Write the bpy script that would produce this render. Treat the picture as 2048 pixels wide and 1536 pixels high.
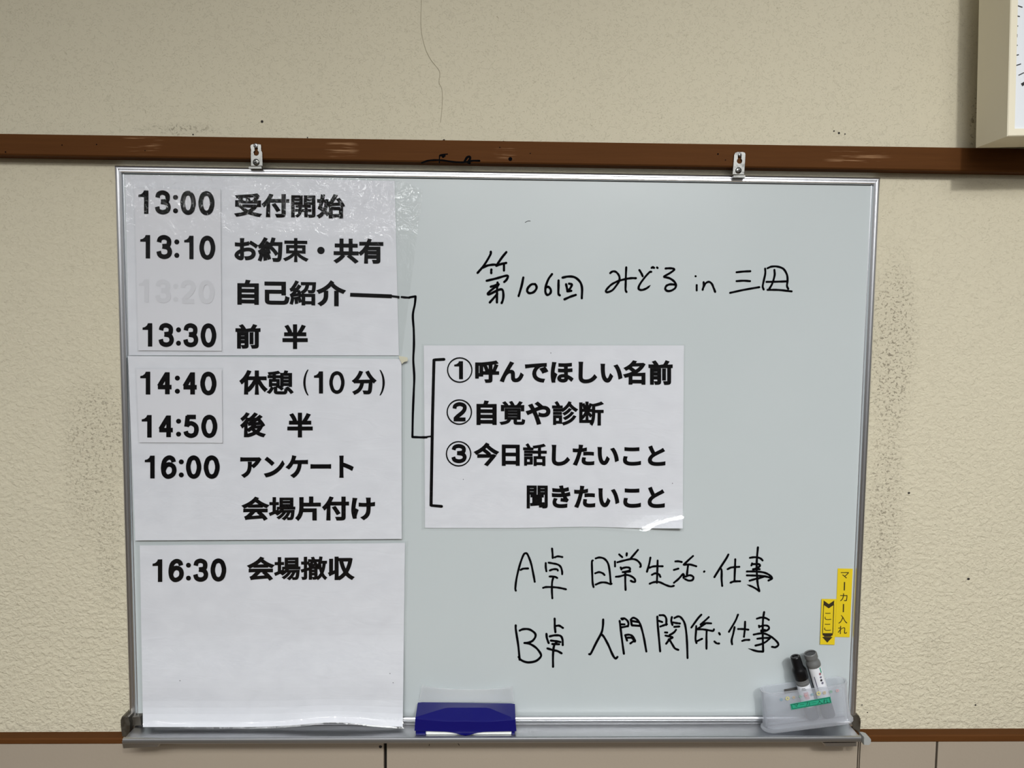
import bpy, bmesh, math, random
from mathutils import Vector, Matrix, noise
random.seed(4)
for o in list(bpy.data.objects): bpy.data.objects.remove(o)
SC = bpy.context.scene
COL = SC.collection
Z0 = 1.45                                   # eye height of the photographer
F, CX, CY = 1539.0, 1024.0, 768.0
DIST, YAW, PITCH, ROLL = 1.25653, 0.024867, -0.074375, 0.010648

# ---------------------------------------------------------------- camera
_r0 = Vector((math.cos(YAW), -math.sin(YAW), 0))
FWD = Vector((math.sin(YAW)*math.cos(PITCH), math.cos(YAW)*math.cos(PITCH), math.sin(PITCH)))
_u0 = _r0.cross(FWD)
RGT = math.cos(ROLL)*_r0 + math.sin(ROLL)*_u0
UPV = -math.sin(ROLL)*_r0 + math.cos(ROLL)*_u0
cam = bpy.data.objects.new('camera', bpy.data.cameras.new('camera')); COL.objects.link(cam)
cam.data.sensor_width = 36.0; cam.data.lens = 36.0*F/2048.0; cam.data.clip_start = 0.02
M = Matrix((RGT, UPV, -FWD)).transposed().to_4x4(); M.translation = (0, -DIST, Z0)
cam.matrix_world = M
SC.camera = cam

# ---------------------------------------------------------------- light and exposure
SC.view_settings.view_transform = 'Standard'; SC.view_settings.look = 'None'
SC.view_settings.gamma = 1.0; SC.view_settings.use_curve_mapping = False
SC.view_settings.exposure = 0.0
SC.cycles.use_denoising = True
SC.cycles.transparent_max_bounces = 24
W = bpy.data.worlds.new('room_light'); SC.world = W; W.use_nodes = True
_n = W.node_tree.nodes; _l = W.node_tree.links
_bg = _n['Background']
_tc = _n.new('ShaderNodeTexCoord'); _sx = _n.new('ShaderNodeSeparateXYZ')
_mr = _n.new('ShaderNodeMapRange'); _cr = _n.new('ShaderNodeValToRGB')
_mr.inputs['From Min'].default_value = -1; _mr.inputs['From Max'].default_value = 1
_l.new(_tc.outputs['Generated'], _sx.inputs[0]); _l.new(_sx.outputs['Z'], _mr.inputs['Value'])
_l.new(_mr.outputs[0], _cr.inputs[0]); _l.new(_cr.outputs[0], _bg.inputs[0])
_el = _cr.color_ramp.elements
for _i, (_p, _c) in enumerate(((0.0, (.10, .085, .07)), (.42, (.15, .125, .10)), (.50, (.36, .35, .33)), (.56, (1.0, 1.0, .99)), (.72, (.92, .92, .91)), (.86, (.55, .55, .54)), (1.0, (.45, .45, .44)))):
    if _i < 2: _el[_i].position = _p; _el[_i].color = (*_c, 1)
    else: _el.new(_p).color = (*_c, 1)
_bg.inputs[1].default_value = 0.34
def lamp(name, loc, target, power, size, color=(1, 1, 1), shape='DISK'):
    d = bpy.data.lights.new(name, 'AREA'); d.shape = shape; d.size = size; d.energy = power; d.color = color
    o = bpy.data.objects.new(name, d); COL.objects.link(o); o.location = loc
    o.rotation_euler = (Vector(target)-Vector(loc)).to_track_quat('-Z', 'Y').to_euler()
    return o
_o = lamp('ceiling_lamp', (.78, -2.8, Z0+1.42), (1.05, 0, Z0-.25), 11, .11, (1, .99, .97)); _o.data.spread = math.radians(100)
_o = lamp('ceiling_tube', (-1.2, -4.2, Z0+1.42), (-.4, 0, Z0-.1), 20, 2.4, (1, .99, .97), 'RECTANGLE'); _o.data.size_y = .034
_o = lamp('front_fill', (.5, -3.0, Z0+1.1), (1.15, 0, Z0+.1), 3.6, 1.8, (.98, .99, 1), 'SQUARE'); _o.data.spread = math.radians(85)  # soft fill added from the front to lift the shade beside the clock
_o = lamp('overhead_fill', (-.1, -2.6, Z0+1.35), (-.25, 0, Z0-1.0), 12.8, 3.0, (.98, .99, 1), 'RECTANGLE')   # added fill light; its narrow spread leaves the upper wall dimmer
_o.data.size_y = .5; _o.data.spread = math.radians(60)

# ---------------------------------------------------------------- helpers
def at(px, py, y=0.0):
    """Point of the plane at depth y that stands at this place of the photograph."""
    d = FWD + RGT*((px-CX)/F) - UPV*((py-CY)/F)
    t = (y+DIST)/d.y
    return Vector((d.x*t, y, Z0+d.z*t))
PX = DIST/F                                 # metres a pixel covers on the wall
def lin(c):
    return tuple((v/255/12.92 if v/255 <= .04045 else ((v/255+.055)/1.055)**2.4) for v in c)
def mat(name, rgb, rough=.5, metal=0.0, spec=.5, linear=False, **kw):
    m = bpy.data.materials.new(name); m.use_nodes = True
    b = m.node_tree.nodes['Principled BSDF']
    c = rgb if linear else lin(rgb)
    b.inputs['Base Color'].default_value = (*c, 1); b.inputs['Roughness'].default_value = rough
    b.inputs['Metallic'].default_value = metal; b.inputs['Specular IOR Level'].default_value = spec
    for k, v in kw.items(): b.inputs[k].default_value = v
    return m
class NT:
    def __init__(s, m): s.t = m.node_tree; s.b = s.t.nodes.get('Principled BSDF')
    def n(s, typ, **kw):
        q = s.t.nodes.new('ShaderNode'+typ)
        for k, v in kw.items():
            if k in q.inputs.keys() if isinstance(k, str) else False: q.inputs[k].default_value = v
            else: setattr(q, k, v)
        return q
    def l(s, a, b): s.t.links.new(a, b)
    def pos(s): return s.n('NewGeometry').outputs['Position']
    def noise(s, vec, scale, detail=2, rough=.5, dist=0):
        q = s.n('TexNoise'); q.inputs['Scale'].default_value = scale; q.inputs['Detail'].default_value = detail
        q.inputs['Roughness'].default_value = rough; q.inputs['Distortion'].default_value = dist
        s.l(vec, q.inputs['Vector']); return q.outputs['Fac']
    def mapr(s, v, a, b, c=0, d=1, smooth=True):
        q = s.n('MapRange'); q.interpolation_type = 'SMOOTHSTEP' if smooth else 'LINEAR'
        for i, x in zip((1, 2, 3, 4), (a, b, c, d)): q.inputs[i].default_value = x
        s.l(v, q.inputs[0]); return q.outputs[0]
    def math(s, op, a, b=None):
        q = s.n('Math'); q.operation = op
        for i, x in enumerate((a, b)):
            if x is None: continue
            if isinstance(x, (int, float)): q.inputs[i].default_value = x
            else: s.l(x, q.inputs[i])
        return q.outputs[0]
    def mix(s, fac, a, b):
        q = s.n('Mix'); q.data_type = 'RGBA'
        for k, x in ((0, fac), (6, a), (7, b)):
            if isinstance(x, tuple): q.inputs[k].default_value = (*x, 1)
            elif isinstance(x, (int, float)): q.inputs[k].default_value = x
            else: s.l(x, q.inputs[k])
        return q.outputs[2]
    def bump(s, h, dist, strength=1.0, into=None):
        q = s.n('Bump'); q.inputs['Distance'].default_value = dist; q.inputs['Strength'].default_value = strength
        s.l(h, q.inputs['Height'])
        if into is None: s.l(q.outputs[0], s.b.inputs['Normal'])
        return q.outputs[0]
    def scale(s, vec, sx, sy, sz):
        q = s.n('Mapping'); q.inputs['Scale'].default_value = (sx, sy, sz); s.l(vec, q.inputs[0]); return q.outputs[0]
    def blob(s, vec, c, rx, rz):
        """1 at the middle of an ellipse on the wall, 0 outside it."""
        sp = s.n('SeparateXYZ'); s.l(vec, sp.inputs[0])
        a = s.math('DIVIDE', s.math('SUBTRACT', sp.outputs[0], c[0]), rx)
        b = s.math('DIVIDE', s.math('SUBTRACT', sp.outputs[2], c[2]), rz)
        r = s.math('ADD', s.math('MULTIPLY', a, a), s.math('MULTIPLY', b, b))
        return s.mapr(r, 0, 1, 1, 0)

class MB:
    """Collects faces of one mesh, in world metres."""
    def __init__(s): s.v = []; s.f = []; s.m = []
    def add(s, vs, fs, mi=0):
        b = len(s.v); s.v += [tuple(v) for v in vs]
        for f in fs: s.f.append([b+i for i in f]); s.m.append(mi)
        return s
    def quad(s, a, b, c, d, mi=0): return s.add([a, b, c, d], [(0, 1, 2, 3)], mi)
    def prism(s, front, back, mi=0):
        n = len(front)
        return s.add(list(front)+list(back), [tuple(range(n))[::-1], tuple(range(n, 2*n))]+[(i, (i+1) % n, n+(i+1) % n, n+i) for i in range(n)], mi)
    def box(s, lo, hi, mi=0, bev=0.0):
        if bev <= 0:
            x0, y0, z0 = lo; x1, y1, z1 = hi
            v = [(x0, y0, z0), (x1, y0, z0), (x1, y1, z0), (x0, y1, z0), (x0, y0, z1), (x1, y0, z1), (x1, y1, z1), (x0, y1, z1)]
            return s.add(v, [(3, 2, 1, 0), (4, 5, 6, 7), (0, 1, 5, 4), (1, 2, 6, 5), (2, 3, 7, 6), (3, 0, 4, 7)], mi)
        bm = bmesh.new(); bmesh.ops.create_cube(bm, size=1)
        for v in bm.verts: v.co = Vector([(a+b)/2+c*(b-a) for a, b, c in zip(lo, hi, v.co)])
        bmesh.ops.bevel(bm, geom=bm.edges[:], offset=bev, segments=2, affect='EDGES', profile=.5)
        bm.verts.index_update()
        s.add([v.co for v in bm.verts], [[v.index for v in f.verts] for f in bm.faces], mi); bm.free(); return s
    def lathe(s, a, b, prof, seg=28, mi=0, mats=None):
        """Rings (distance along a->b as a fraction, radius)."""
        a = Vector(a); b = Vector(b); ax = (b-a); q = ax.normalized()
        e1 = q.orthogonal().normalized(); e2 = q.cross(e1)
        base = len(s.v)
        for t, r in prof:
            for k in range(seg):
                w = 2*math.pi*k/seg
                s.v.append(tuple(a+ax*t+(e1*math.cos(w)+e2*math.sin(w))*r))
        for i in range(len(prof)-1):
            for k in range(seg):
                k2 = (k+1) % seg
                s.f.append([base+i*seg+k, base+i*seg+k2, base+(i+1)*seg+k2, base+(i+1)*seg+k]); s.m.append(mats[i] if mats else mi)
        s.f.append([base+k for k in range(seg)][::-1]); s.m.append(mats[0] if mats else mi)
        s.f.append([base+(len(prof)-1)*seg+k for k in range(seg)]); s.m.append(mats[-1] if mats else mi)
        return s
    def disc(s, c, r, n=12, mi=0, rz=None):
        rz = rz or r; c = Vector(c)
        return s.add([c+Vector((r*math.cos(2*math.pi*k/n), 0, rz*math.sin(2*math.pi*k/n))) for k in range(n)], [tuple(range(n))], mi)
    def build(s, name, mats, parent=None, smooth=False, weld=False, sharp=35):
        me = bpy.data.meshes.new(name)
        me.from_pydata(s.v, [], s.f)
        mats = mats if isinstance(mats, (list, tuple)) else [mats]
        for m in mats: me.materials.append(m)
        for p, i in zip(me.polygons, s.m): p.material_index = i
        bm = bmesh.new(); bm.from_mesh(me)
        if weld: bmesh.ops.remove_doubles(bm, verts=bm.verts[:], dist=1e-6)
        bmesh.ops.recalc_face_normals(bm, faces=bm.faces[:]); bm.to_mesh(me); bm.free()
        o = bpy.data.objects.new(name, me); COL.objects.link(o)
        if smooth:
            for p in me.polygons: p.use_smooth = True
            me.set_sharp_from_angle(angle=math.radians(sharp))
        if parent is not None:
            o.parent = parent; o.matrix_parent_inverse = parent.matrix_world.inverted() if False else Matrix.Translation(-parent.location)
        return o
def thing(name, loc, label, cat, group=None):
    o = bpy.data.objects.new(name, None); COL.objects.link(o); o.location = loc; o.empty_display_size = .02
    o['label'] = label; o['category'] = cat
    if group: o['group'] = group
    return o
def struct(o): o['kind'] = 'structure'; return o

def crom(pts, step=4):
    if len(pts) < 3: return [Vector(p) for p in pts]
    P = [Vector(p) for p in pts]; P = [2*P[0]-P[1]]+P+[2*P[-1]-P[-2]]
    out = []
    for i in range(1, len(P)-2):
        p0, p1, p2, p3 = P[i-1:i+3]
        for k in range(step):
            t = k/step
            out.append(.5*((2*p1)+(p2-p0)*t+(2*p0-5*p1+4*p2-p3)*t*t+(3*p1-p0-3*p2+p3)*t**3))
    out.append(P[-2]); return out
_rc = [0]
def ribbon(mb, pts, w, mapf, mi=0, smooth=True, caps=True, taper=False, even=False):
    """A pen stroke: pts in 2-D, mapf brings a 2-D point onto the surface, w in the 2-D units."""
    if len(pts) > 4 and tuple(pts[0]) == tuple(pts[-1]): pts = list(pts)+[pts[1], pts[2]]      # a closed stroke runs on over its start
    _rc[0] += 1; base_map = mapf; k0 = (_rc[0] % 7)*3e-5; seg = [0]
    def mapf(x, y):                              # strokes lie over each other by a hair, as ink does
        p = base_map(x, y); return p-Vector((0, k0+seg[0]*4e-6, 0))
    c = crom([Vector((*p, 0)) for p in pts], 5) if smooth else [Vector((*p, 0)) for p in pts]
    L, R = [], []
    n = len(c)
    for i, p in enumerate(c):
        d = (c[min(i+1, n-1)]-c[max(i-1, 0)])
        d = d.normalized() if d.length > 0 else Vector((1, 0, 0))
        q = Vector((-d.y, d.x, 0))
        ww = w/2 if even else w*(1.0+.07*math.sin(i*.7+p.x*.02))/2
        if taper and i > n-4: ww *= (n-i)/4
        L.append(p+q*ww); R.append(p-q*ww)
    for i in range(n-1):
        seg[0] = i
        mb.quad(mapf(*L[i][:2]), mapf(*L[i+1][:2]), mapf(*R[i+1][:2]), mapf(*R[i][:2]), mi)
    if caps:
        for p in ([c[0], c[-1]]+[Vector((*q, 0)) for q in pts[1:-1]] if smooth else [Vector((*q, 0)) for q in pts]):
            r = w/2*.99
            if taper and (p-c[-1]).length < 1e-6: r *= .3
            mb.add([mapf(p.x+r*math.cos(2*math.pi*k/12), p.y+r*math.sin(2*math.pi*k/12)) for k in range(12)], [tuple(range(12))], mi)

_gc = {}
def glyphs(s, bold):
    """Flat letter shapes of the built-in typeface, thickened by a rim of width bold: (points, faces)."""
    if (s, bold) in _gc: return _gc[(s, bold)]
    cu = bpy.data.curves.new('t', 'FONT'); cu.body = s; cu.size = 1.0; cu.resolution_u = 5
    if bold < 0: cu.offset = bold
    ob = bpy.data.objects.new('t', cu); COL.objects.link(ob)
    bpy.context.view_layer.update()
    ev = ob.evaluated_get(bpy.context.evaluated_depsgraph_get()); me = ev.to_mesh()
    bm = bmesh.new(); bm.from_mesh(me); ev.to_mesh_clear()
    bmesh.ops.remove_doubles(bm, verts=bm.verts[:], dist=1e-5)
    for f in bm.faces: f.normal_update()
    for f in bm.faces:
        if f.normal.z < 0: f.normal_flip()
    bm.verts.index_update()
    V = [(v.co.x, v.co.y) for v in bm.verts]; Fs = [tuple(v.index for v in f.verts) for f in bm.faces]
    if bold > 0:
        nxt, prv = {}, {}
        for e in bm.edges:
            if len(e.link_loops) == 1:
                l = e.link_loops[0]; i, j = l.vert.index, l.link_loop_next.vert.index
                nxt.setdefault(i, []).append(j); prv.setdefault(j, []).append(i)
        def out(i, j):
            d = Vector((V[j][0]-V[i][0], V[j][1]-V[i][1])); d.normalize(); return Vector((d.y, -d.x))
        def corner(k, n):
            if len(nxt.get(k, [])) == 1 and len(prv.get(k, [])) == 1:
                m = out(prv[k][0], k)+out(k, nxt[k][0])
                if m.length > .05:
                    m.normalize(); c = max(.62, m.dot(n)); return Vector(V[k])+m*(bold/c)
            return Vector(V[k])+n*bold
        for i in list(nxt):
            for j in nxt[i]:
                n = out(i, j); b = len(V); V += [tuple(corner(i, n)), tuple(corner(j, n))]; Fs.append((i, b, b+1, j))
    bm.free(); bpy.data.objects.remove(ob); bpy.data.curves.remove(cu)
    _gc[(s, bold)] = (V, Fs)
    return V, Fs
DIGITS = {
 '0': [[(.5, 0), (.18, .10), (.02, .36), (0, .5), (.02, .64), (.18, .90), (.5, 1), (.82, .90), (.98, .64), (1, .5), (.98, .36), (.82, .10), (.5, 0)]],
 '2': [[(.02, .30), (.10, .10), (.5, 0), (.9, .10), (.96, .30), (.78, .52), (.30, .80), (.06, .98)], [(-.06, 1), (1.04, 1)]],
 '3': [[(.03, .26), (.14, .07), (.5, 0), (.86, .09), (.93, .26), (.82, .42), (.34, .465)], [(.34, .465), (.82, .53), (1, .72), (.88, .92), (.5, 1), (.12, .92), (0, .72)]],
 '4': [[(.74, 1.08), (.74, -.08)], [(.70, .0), (.02, .66)], [(-.10, .70), (1.12, .70)]],
 '5': [[(.95, 0), (.10, 0)], [(.20, -.06), (.08, .52)], [(.08, .48), (.28, .37), (.55, .34), (.90, .46), (1, .67), (.88, .91), (.5, 1), (.12, .92), (0, .76)]],
 '6': [[(.95, .24), (.84, .07), (.52, 0), (.16, .14), (.01, .48), (.06, .80), (.24, .96), (.52, 1), (.88, .88), (1, .66), (.88, .45), (.52, .36), (.20, .46), (.06, .64)]]}
ONE = [(0, .19), (.25, .165), (.46, .09), (.55, 0), (1, 0), (1, 1), (.55, 1), (.55, .29), (0, .29)]
def digit(mb, d, x0, y0, x1, y1, w, mapf, mi=1):
    """One bold numeral filling the box; w is its stroke."""
    if d == '1':
        mb.add([mapf(x0+(x1-x0)*u, y0+(y1-y0)*v) for u, v in ONE], [(0, 1, 2, 3, 8, 8)[:4]+(7, 8), (3, 4, 5, 6, 7)], mi); return
    h = w/2; X0, X1, Y0, Y1 = x0+h, x1-h, y0+h*.85, y1-h*.85
    for st in DIGITS[d]:
        ribbon(mb, [(X0+(X1-X0)*u, Y0+(Y1-Y0)*v) for u, v in st], w, mapf, mi, caps=False, even=True, smooth=len(st) > 2)
def put_time(mb, s, quad, C, mi=1, w=.062):
    """HH:MM set into the quad TL, TR, BR, BL."""
    tl, tr, br, bl = [Vector((*q, 0)) for q in quad]
    def mapf(u, v):
        v = v/.31; p = (tl*(1-u)+tr*u)*(1-v)+(bl*(1-u)+br*u)*v; return C(p.x, p.y)
    for ch, (a, b) in zip(s.replace(':', ''), ((0.0, .205), (.215, .425), (.55, .755), (.787, 1.0))):
        if ch == '1': a, b = (a, a+.132) if a == 0 else (a+.035, a+.160)
        digit(mb, ch, a, 0, b, .31, w, mapf, mi)
    for v in (.085, .262): mb.add([mapf(.487+.034*math.cos(2*math.pi*k/16), v+.034*math.sin(2*math.pi*k/16)) for k in range(16)], [range(16)], mi)
THIN = set('束憩撤覚診断話聞開場紹')
def put_text(mb, s, quad, mapf, offset=.022, cjk=True, mi=0):
    """Letters of s filled into the quad TL, TR, BR, BL (2-D), laid on a surface by mapf."""
    V, Fs = [], []
    if cjk:
        for i, ch in enumerate(s):
            if ch in ' 　': continue
            v, f = glyphs(ch, offset*(.72 if ch in THIN else 1.0))
            b = len(V); V += [(x+i*1.0, y) for x, y in v]; Fs += [[b+k for k in q] for q in f]
    else:
        v, f = glyphs(s, offset); V = list(v); Fs = [list(q) for q in f]
    x0 = min(p[0] for p in V); x1 = max(p[0] for p in V); y0 = min(p[1] for p in V); y1 = max(p[1] for p in V)
    tl, tr, br, bl = [Vector((*q, 0)) for q in quad]
    out = []
    for x, y in V:
        u = (x-x0)/(x1-x0); w = (y1-y)/(y1-y0)
        p = (tl*(1-u)+tr*u)*(1-w)+(bl*(1-u)+br*u)*w
        out.append(mapf(p.x, p.y))
    mb.add(out, Fs, mi)
def crop(ox, oy, sc, y):
    """Photograph measures taken in an enlarged detail (its corner and scale), at depth y."""
    return lambda px, py: at(ox+px*sc, oy+py*sc, y)
def rect(x0, y0, x1, y1): return [(x0, y0), (x1, y0), (x1, y1), (x0, y1)]

# ---------------------------------------------------------------- materials
def plaster_mat():
    m = mat('cream_plaster', (200, 191, 167), .85, spec=.2); t = NT(m); p = t.pos()
    sp = t.scale(p, 1, 1, 1.15)
    n1 = t.noise(sp, 118, 3, .55, .3); n2 = t.noise(p, 600, 2, .5); n3 = t.noise(p, 30, 2, .5); n4 = t.noise(sp, 190, 1, .5, 1.4)
    sep = t.n('SeparateXYZ'); t.l(p, sep.inputs[0])
    low = t.mapr(sep.outputs[2], Z0+.30, Z0-.5, .12, 1.0, False)       # rougher coat towards the bottom
    lumps = t.math('MULTIPLY', t.mapr(n1, .36, .68), low)
    nick = t.math('MULTIPLY', t.mapr(t.math('ABSOLUTE', t.math('SUBTRACT', n4, .63)), .0, .014, 1, 0), .55)
    h = t.math('SUBTRACT', t.math('ADD', lumps, t.math('MULTIPLY', n2, .16)), t.math('MULTIPLY', nick, .34))
    t.bump(h, .0013, .85)
    pits = t.math('MULTIPLY', t.mapr(t.noise(sp, 170, 2, .5, 1.2), .66, .72), t.mapr(n3, .45, .6))
    pits = t.math('MAXIMUM', pits, t.math('MULTIPLY', nick, .45))
    st = None
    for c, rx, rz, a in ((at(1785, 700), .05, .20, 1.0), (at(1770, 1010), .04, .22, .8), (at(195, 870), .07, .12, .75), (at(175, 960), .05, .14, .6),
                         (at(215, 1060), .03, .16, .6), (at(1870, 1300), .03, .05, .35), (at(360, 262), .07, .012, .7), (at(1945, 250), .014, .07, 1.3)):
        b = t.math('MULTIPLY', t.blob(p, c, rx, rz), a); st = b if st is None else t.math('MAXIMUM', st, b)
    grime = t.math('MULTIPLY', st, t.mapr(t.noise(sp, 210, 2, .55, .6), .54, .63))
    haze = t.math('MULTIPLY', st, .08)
    base = t.mix(t.noise(p, 3.0, 2, .5), lin((195, 188, 166)), lin((202, 195, 172)))
    c = t.mix(t.math('MULTIPLY', pits, .42), base, lin((150, 140, 116)))
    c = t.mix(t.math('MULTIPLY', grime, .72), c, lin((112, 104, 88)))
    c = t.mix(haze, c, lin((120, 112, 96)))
    t.l(c, t.b.inputs['Base Color']); return m
def wood_mat():
    m = mat('brown_painted_wood', (118, 68, 34), .7, spec=.08); t = NT(m); p = t.pos()
    g = t.noise(t.scale(p, 3, 20, 60), 3.0, 4, .6); f = t.noise(t.scale(p, 12, 300, 420), 1.0, 3, .6)
    c = t.mix(g, lin((76, 45, 19)), lin((90, 55, 25)))
    st = None
    for c0, rx, rz in ((at(300, 285), .035, .03), (at(1010, 308), .022, .02), (at(1700, 322), .06, .018), (at(690, 305), .03, .02)):
        b = t.blob(p, c0, rx, rz); st = b if st is None else t.math('MAXIMUM', st, b)
    wear = t.math('MULTIPLY', st, t.mapr(f, .54, .64))
    c = t.mix(t.math('MULTIPLY', wear, .45), c, lin((178, 140, 104)))
    t.l(c, t.b.inputs['Base Color']); t.bump(f, .0006, .4); return m
def metal_mat(name, rgb, rough, scale=(2, 2, 2)):
    m = mat(name, rgb, rough, 1.0); t = NT(m)
    n = t.noise(t.scale(t.pos(), *scale), 60, 3, .6)
    t.l(t.mapr(n, .3, .7, rough*.8, rough*1.35), t.b.inputs['Roughness']); return m
def film_mat(name, amount, top=None, milky=.0):
    """Clear laminate: lets light through, mirrors a little, lightly crumpled."""
    m = bpy.data.materials.new(name); m.use_nodes = True; t = NT(m); nt = m.node_tree
    nt.nodes.remove(nt.nodes['Principled BSDF'])
    p = t.pos()
    a = t.noise(p, 16, 3, .55, .8); b = t.noise(p, 55, 3, .6, 1.0)
    h = t.math('ADD', t.math('ABSOLUTE', t.math('SUBTRACT', a, .5)), t.math('MULTIPLY', t.math('ABSOLUTE', t.math('SUBTRACT', b, .5)), .35))
    if top:
        sep = t.n('SeparateXYZ'); t.l(p, sep.inputs[0])
        h = t.math('MULTIPLY', h, t.mapr(sep.outputs[2], top-.115, top-.05, .03, 1.0))
    nb = t.bump(h, amount, 1.0, into=1)
    lw = t.n('LayerWeight'); lw.inputs[0].default_value = .5; t.l(nb, lw.inputs['Normal'])
    fr = t.math('ADD', t.math('MULTIPLY', t.math('POWER', lw.outputs['Facing'], 5.0), .5), .024)
    gl = t.n('BsdfGlossy'); gl.inputs['Roughness'].default_value = .045; t.l(nb, gl.inputs['Normal'])
    tr = t.n('BsdfTransparent'); tr.inputs[0].default_value = (.995, .996, .995, 1)
    body = tr.outputs[0]
    if milky:
        df = t.n('BsdfDiffuse'); df.inputs[0].default_value = (.82, .84, .85, 1)
        mx = t.n('MixShader'); mx.inputs[0].default_value = milky; t.l(tr.outputs[0], mx.inputs[1]); t.l(df.outputs[0], mx.inputs[2]); body = mx.outputs[0]
    ms = t.n('MixShader'); t.l(fr, ms.inputs[0]); t.l(body, ms.inputs[1]); t.l(gl.outputs[0], ms.inputs[2])
    t.l(ms.outputs[0], nt.nodes['Material Output'].inputs[0]); return m
def paper_mat():
    m = mat('white_paper', (226, 226, 232), .6, spec=.25); t = NT(m); p = t.pos()
    n = t.noise(t.scale(p, 1, 1, 1.8), 22, 4, .6, .5)
    t.l(t.mix(n, lin((197, 199, 205)), lin((214, 216, 221))), t.b.inputs['Base Color'])
    cr = t.noise(t.scale(p, .6, 1, 1.8), 22, 3, .55, 1.0)
    t.bump(t.math('ABSOLUTE', t.math('SUBTRACT', cr, .5)), .0011, .6); return m
PLASTER = plaster_mat(); WOOD = wood_mat(); PAPER = paper_mat()
STRIP = mat('white_strip_paper', (205, 206, 211), .55, spec=.3)
INK = mat('black_print', (9, 9, 11), .7, spec=.03); PEN = mat('black_marker_ink', (6, 6, 8), .8, spec=.03)
FADED = mat('faded_print', (195, 196, 201), .5)
ALU = mat('aluminium', (222, 223, 226), .3, 1.0); ALU2 = mat('dull_aluminium', (176, 177, 179), .34, 1.0)
STEEL = metal_mat('bright_steel', (128, 128, 125), .28); GRIMY = metal_mat('grimy_metal', (112, 108, 100), .45)
DARK = mat('dark_gap', (22, 18, 14), .8); HOLE = mat('nail_hole', (30, 24, 20), .8)
BOARD = mat('white_enamel', (204, 211, 209), .28, spec=.5)
_t = NT(BOARD); _q = _t.noise(_t.pos(), 5, 4, .6)
_t.l(_t.mix(_q, lin((178, 186, 187)), lin((184, 191, 192))), _t.b.inputs['Base Color'])
_t.bump(_t.noise(_t.pos(), 7, 2), .002, .25)
FILM_TOP = film_mat('crumpled_clear_film', .019, top=Z0+.235); FILM = film_mat('clear_film', .0010); FLAP = film_mat('frosted_clear_film', .003, milky=.22)
YTAPE = mat('yellowed_tape', (205, 202, 180), .4, Alpha=.75)
YELLOW = mat('yellow_label_tape', (212, 186, 26), .45); YINK = mat('dark_label_ink', (44, 34, 12), .5)

# ---------------------------------------------------------------- setting: walls, rails, floor
def rail_line(pl, pr, y): a, b = at(*pl, y), at(*pr, y); return lambda x: a.z+(b.z-a.z)*(x-a.x)/(b.x-a.x)
XL, XR = -2.6, 2.6
up_top = rail_line((0, 267), (1900, 294.5), -.025); up_bot = rail_line((0, 309.5), (1900, 341.5), -.025)
lo_top = rail_line((50, 1464), (1990, 1457), 0.0); lo_bot = rail_line((50, 1489), (1990, 1484), -.020)
w = MB(); w.box((XL, -.012, up_bot(0)+.02), (XR, .06, 2.95)); w.box((XL, 0, .70), (XR, .06, up_bot(0)+.02))
# crack, nail holes and specks in the plaster
U = lambda px, py: at(px, py, -.0124)
ribbon(w, [(843, -8), (842, 55), (850, 95), (862, 120), (879, 143), (878, 165), (884, 180), (884, 215), (881, 245)], .8, U, 2, caps=False)
for px, py, r in ((524, 243, 2.6), (888, 281, 2.6), (386, 269, 1.5), (1007, 283, 1.5), (615, 275, 1.2), (1668, 262, 1.5), (1678, 266, 2.2), (1690, 268, 1.3)):
    w.disc(at(px, py, -.0125), r*PX, 10, 1)
for px, py, r in ((1937, 1158, 3.0), (1951, 1410, 2.0), (1818, 986, 2.6), (1724, 1410, 1.6), (1735, 1425, 1.4)): w.disc(at(px, py, -.0006), r*PX, 10, 1, r*PX*.8)
wall = struct(w.build('wall_back', [PLASTER, HOLE, mat('hairline_crack', (138, 130, 110), .9, spec=.1)]))
def railmesh(top, bot, yf, yb=0.0):
    b = MB(); N = 40
    prof = lambda x: [(yb, top(x)), (yf+.002, top(x)), (yf, top(x)-.002), (yf, bot(x)+.002), (yf+.002, bot(x)), (yb, bot(x))]
    rows = [[Vector((XL+(XR-XL)*i/N, y, z)) for y, z in prof(XL+(XR-XL)*i/N)] for i in range(N+1)]
    for i in range(N):
        for k in range(5): b.quad(rows[i][k], rows[i+1][k], rows[i+1][k+1], rows[i][k+1])
    b.add(rows[0], [range(6)]); b.add(rows[-1], [range(6)]); return b
r = railmesh(up_top, up_bot, -.025)
S = crop(820, 270, .12695, -.0254)
ribbon(r, [(185, 440), (280, 405), (400, 395), (520, 400), (700, 425), (850, 430), (980, 405), (1095, 405)], 28, S, 1)
ribbon(r, [(462, 440), (465, 350), (480, 312), (590, 300)], 17, S, 1)
ribbon(r, [(490, 322), (545, 322), (520, 345)], 34, S, 1)
ribbon(r, [(862, 412), (900, 352), (935, 342), (948, 372), (915, 425), (940, 445)], 36, S, 1)
r.disc(S(1580, 378), 30*.127*PX, 12, 1); r.disc(S(1895, 290), 9*.127*PX, 8, 1); r.disc(S(1415, 195), 9*.127*PX, 8, 1)
for px, py, q in ((11, 304, 1.4), (124, 290, 1.2), (193, 289, 1.2), (290, 301, 1.0), (1436, 308, 1.6), (1451, 320, 1.1)): r.disc(at(px, py, -.0254), q*PX, 8, 1)
struct(r.build('trim_1', [WOOD, PEN]))
struct(railmesh(lo_top, lo_bot, -.021).build('trim_2', WOOD, smooth=False))
PANEL = mat('beige_panel', (206, 192, 168), .5, spec=.35); _t = NT(PANEL); _t.bump(_t.noise(_t.pos(), 160, 2), .0006, .35)
_t.l(_t.mix(_t.noise(_t.pos(), 4, 3), lin((150, 139, 124)), lin((156, 145, 130))), _t.b.inputs['Base Color'])
wp = MB(); zb = lo_bot(0)+.004
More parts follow.
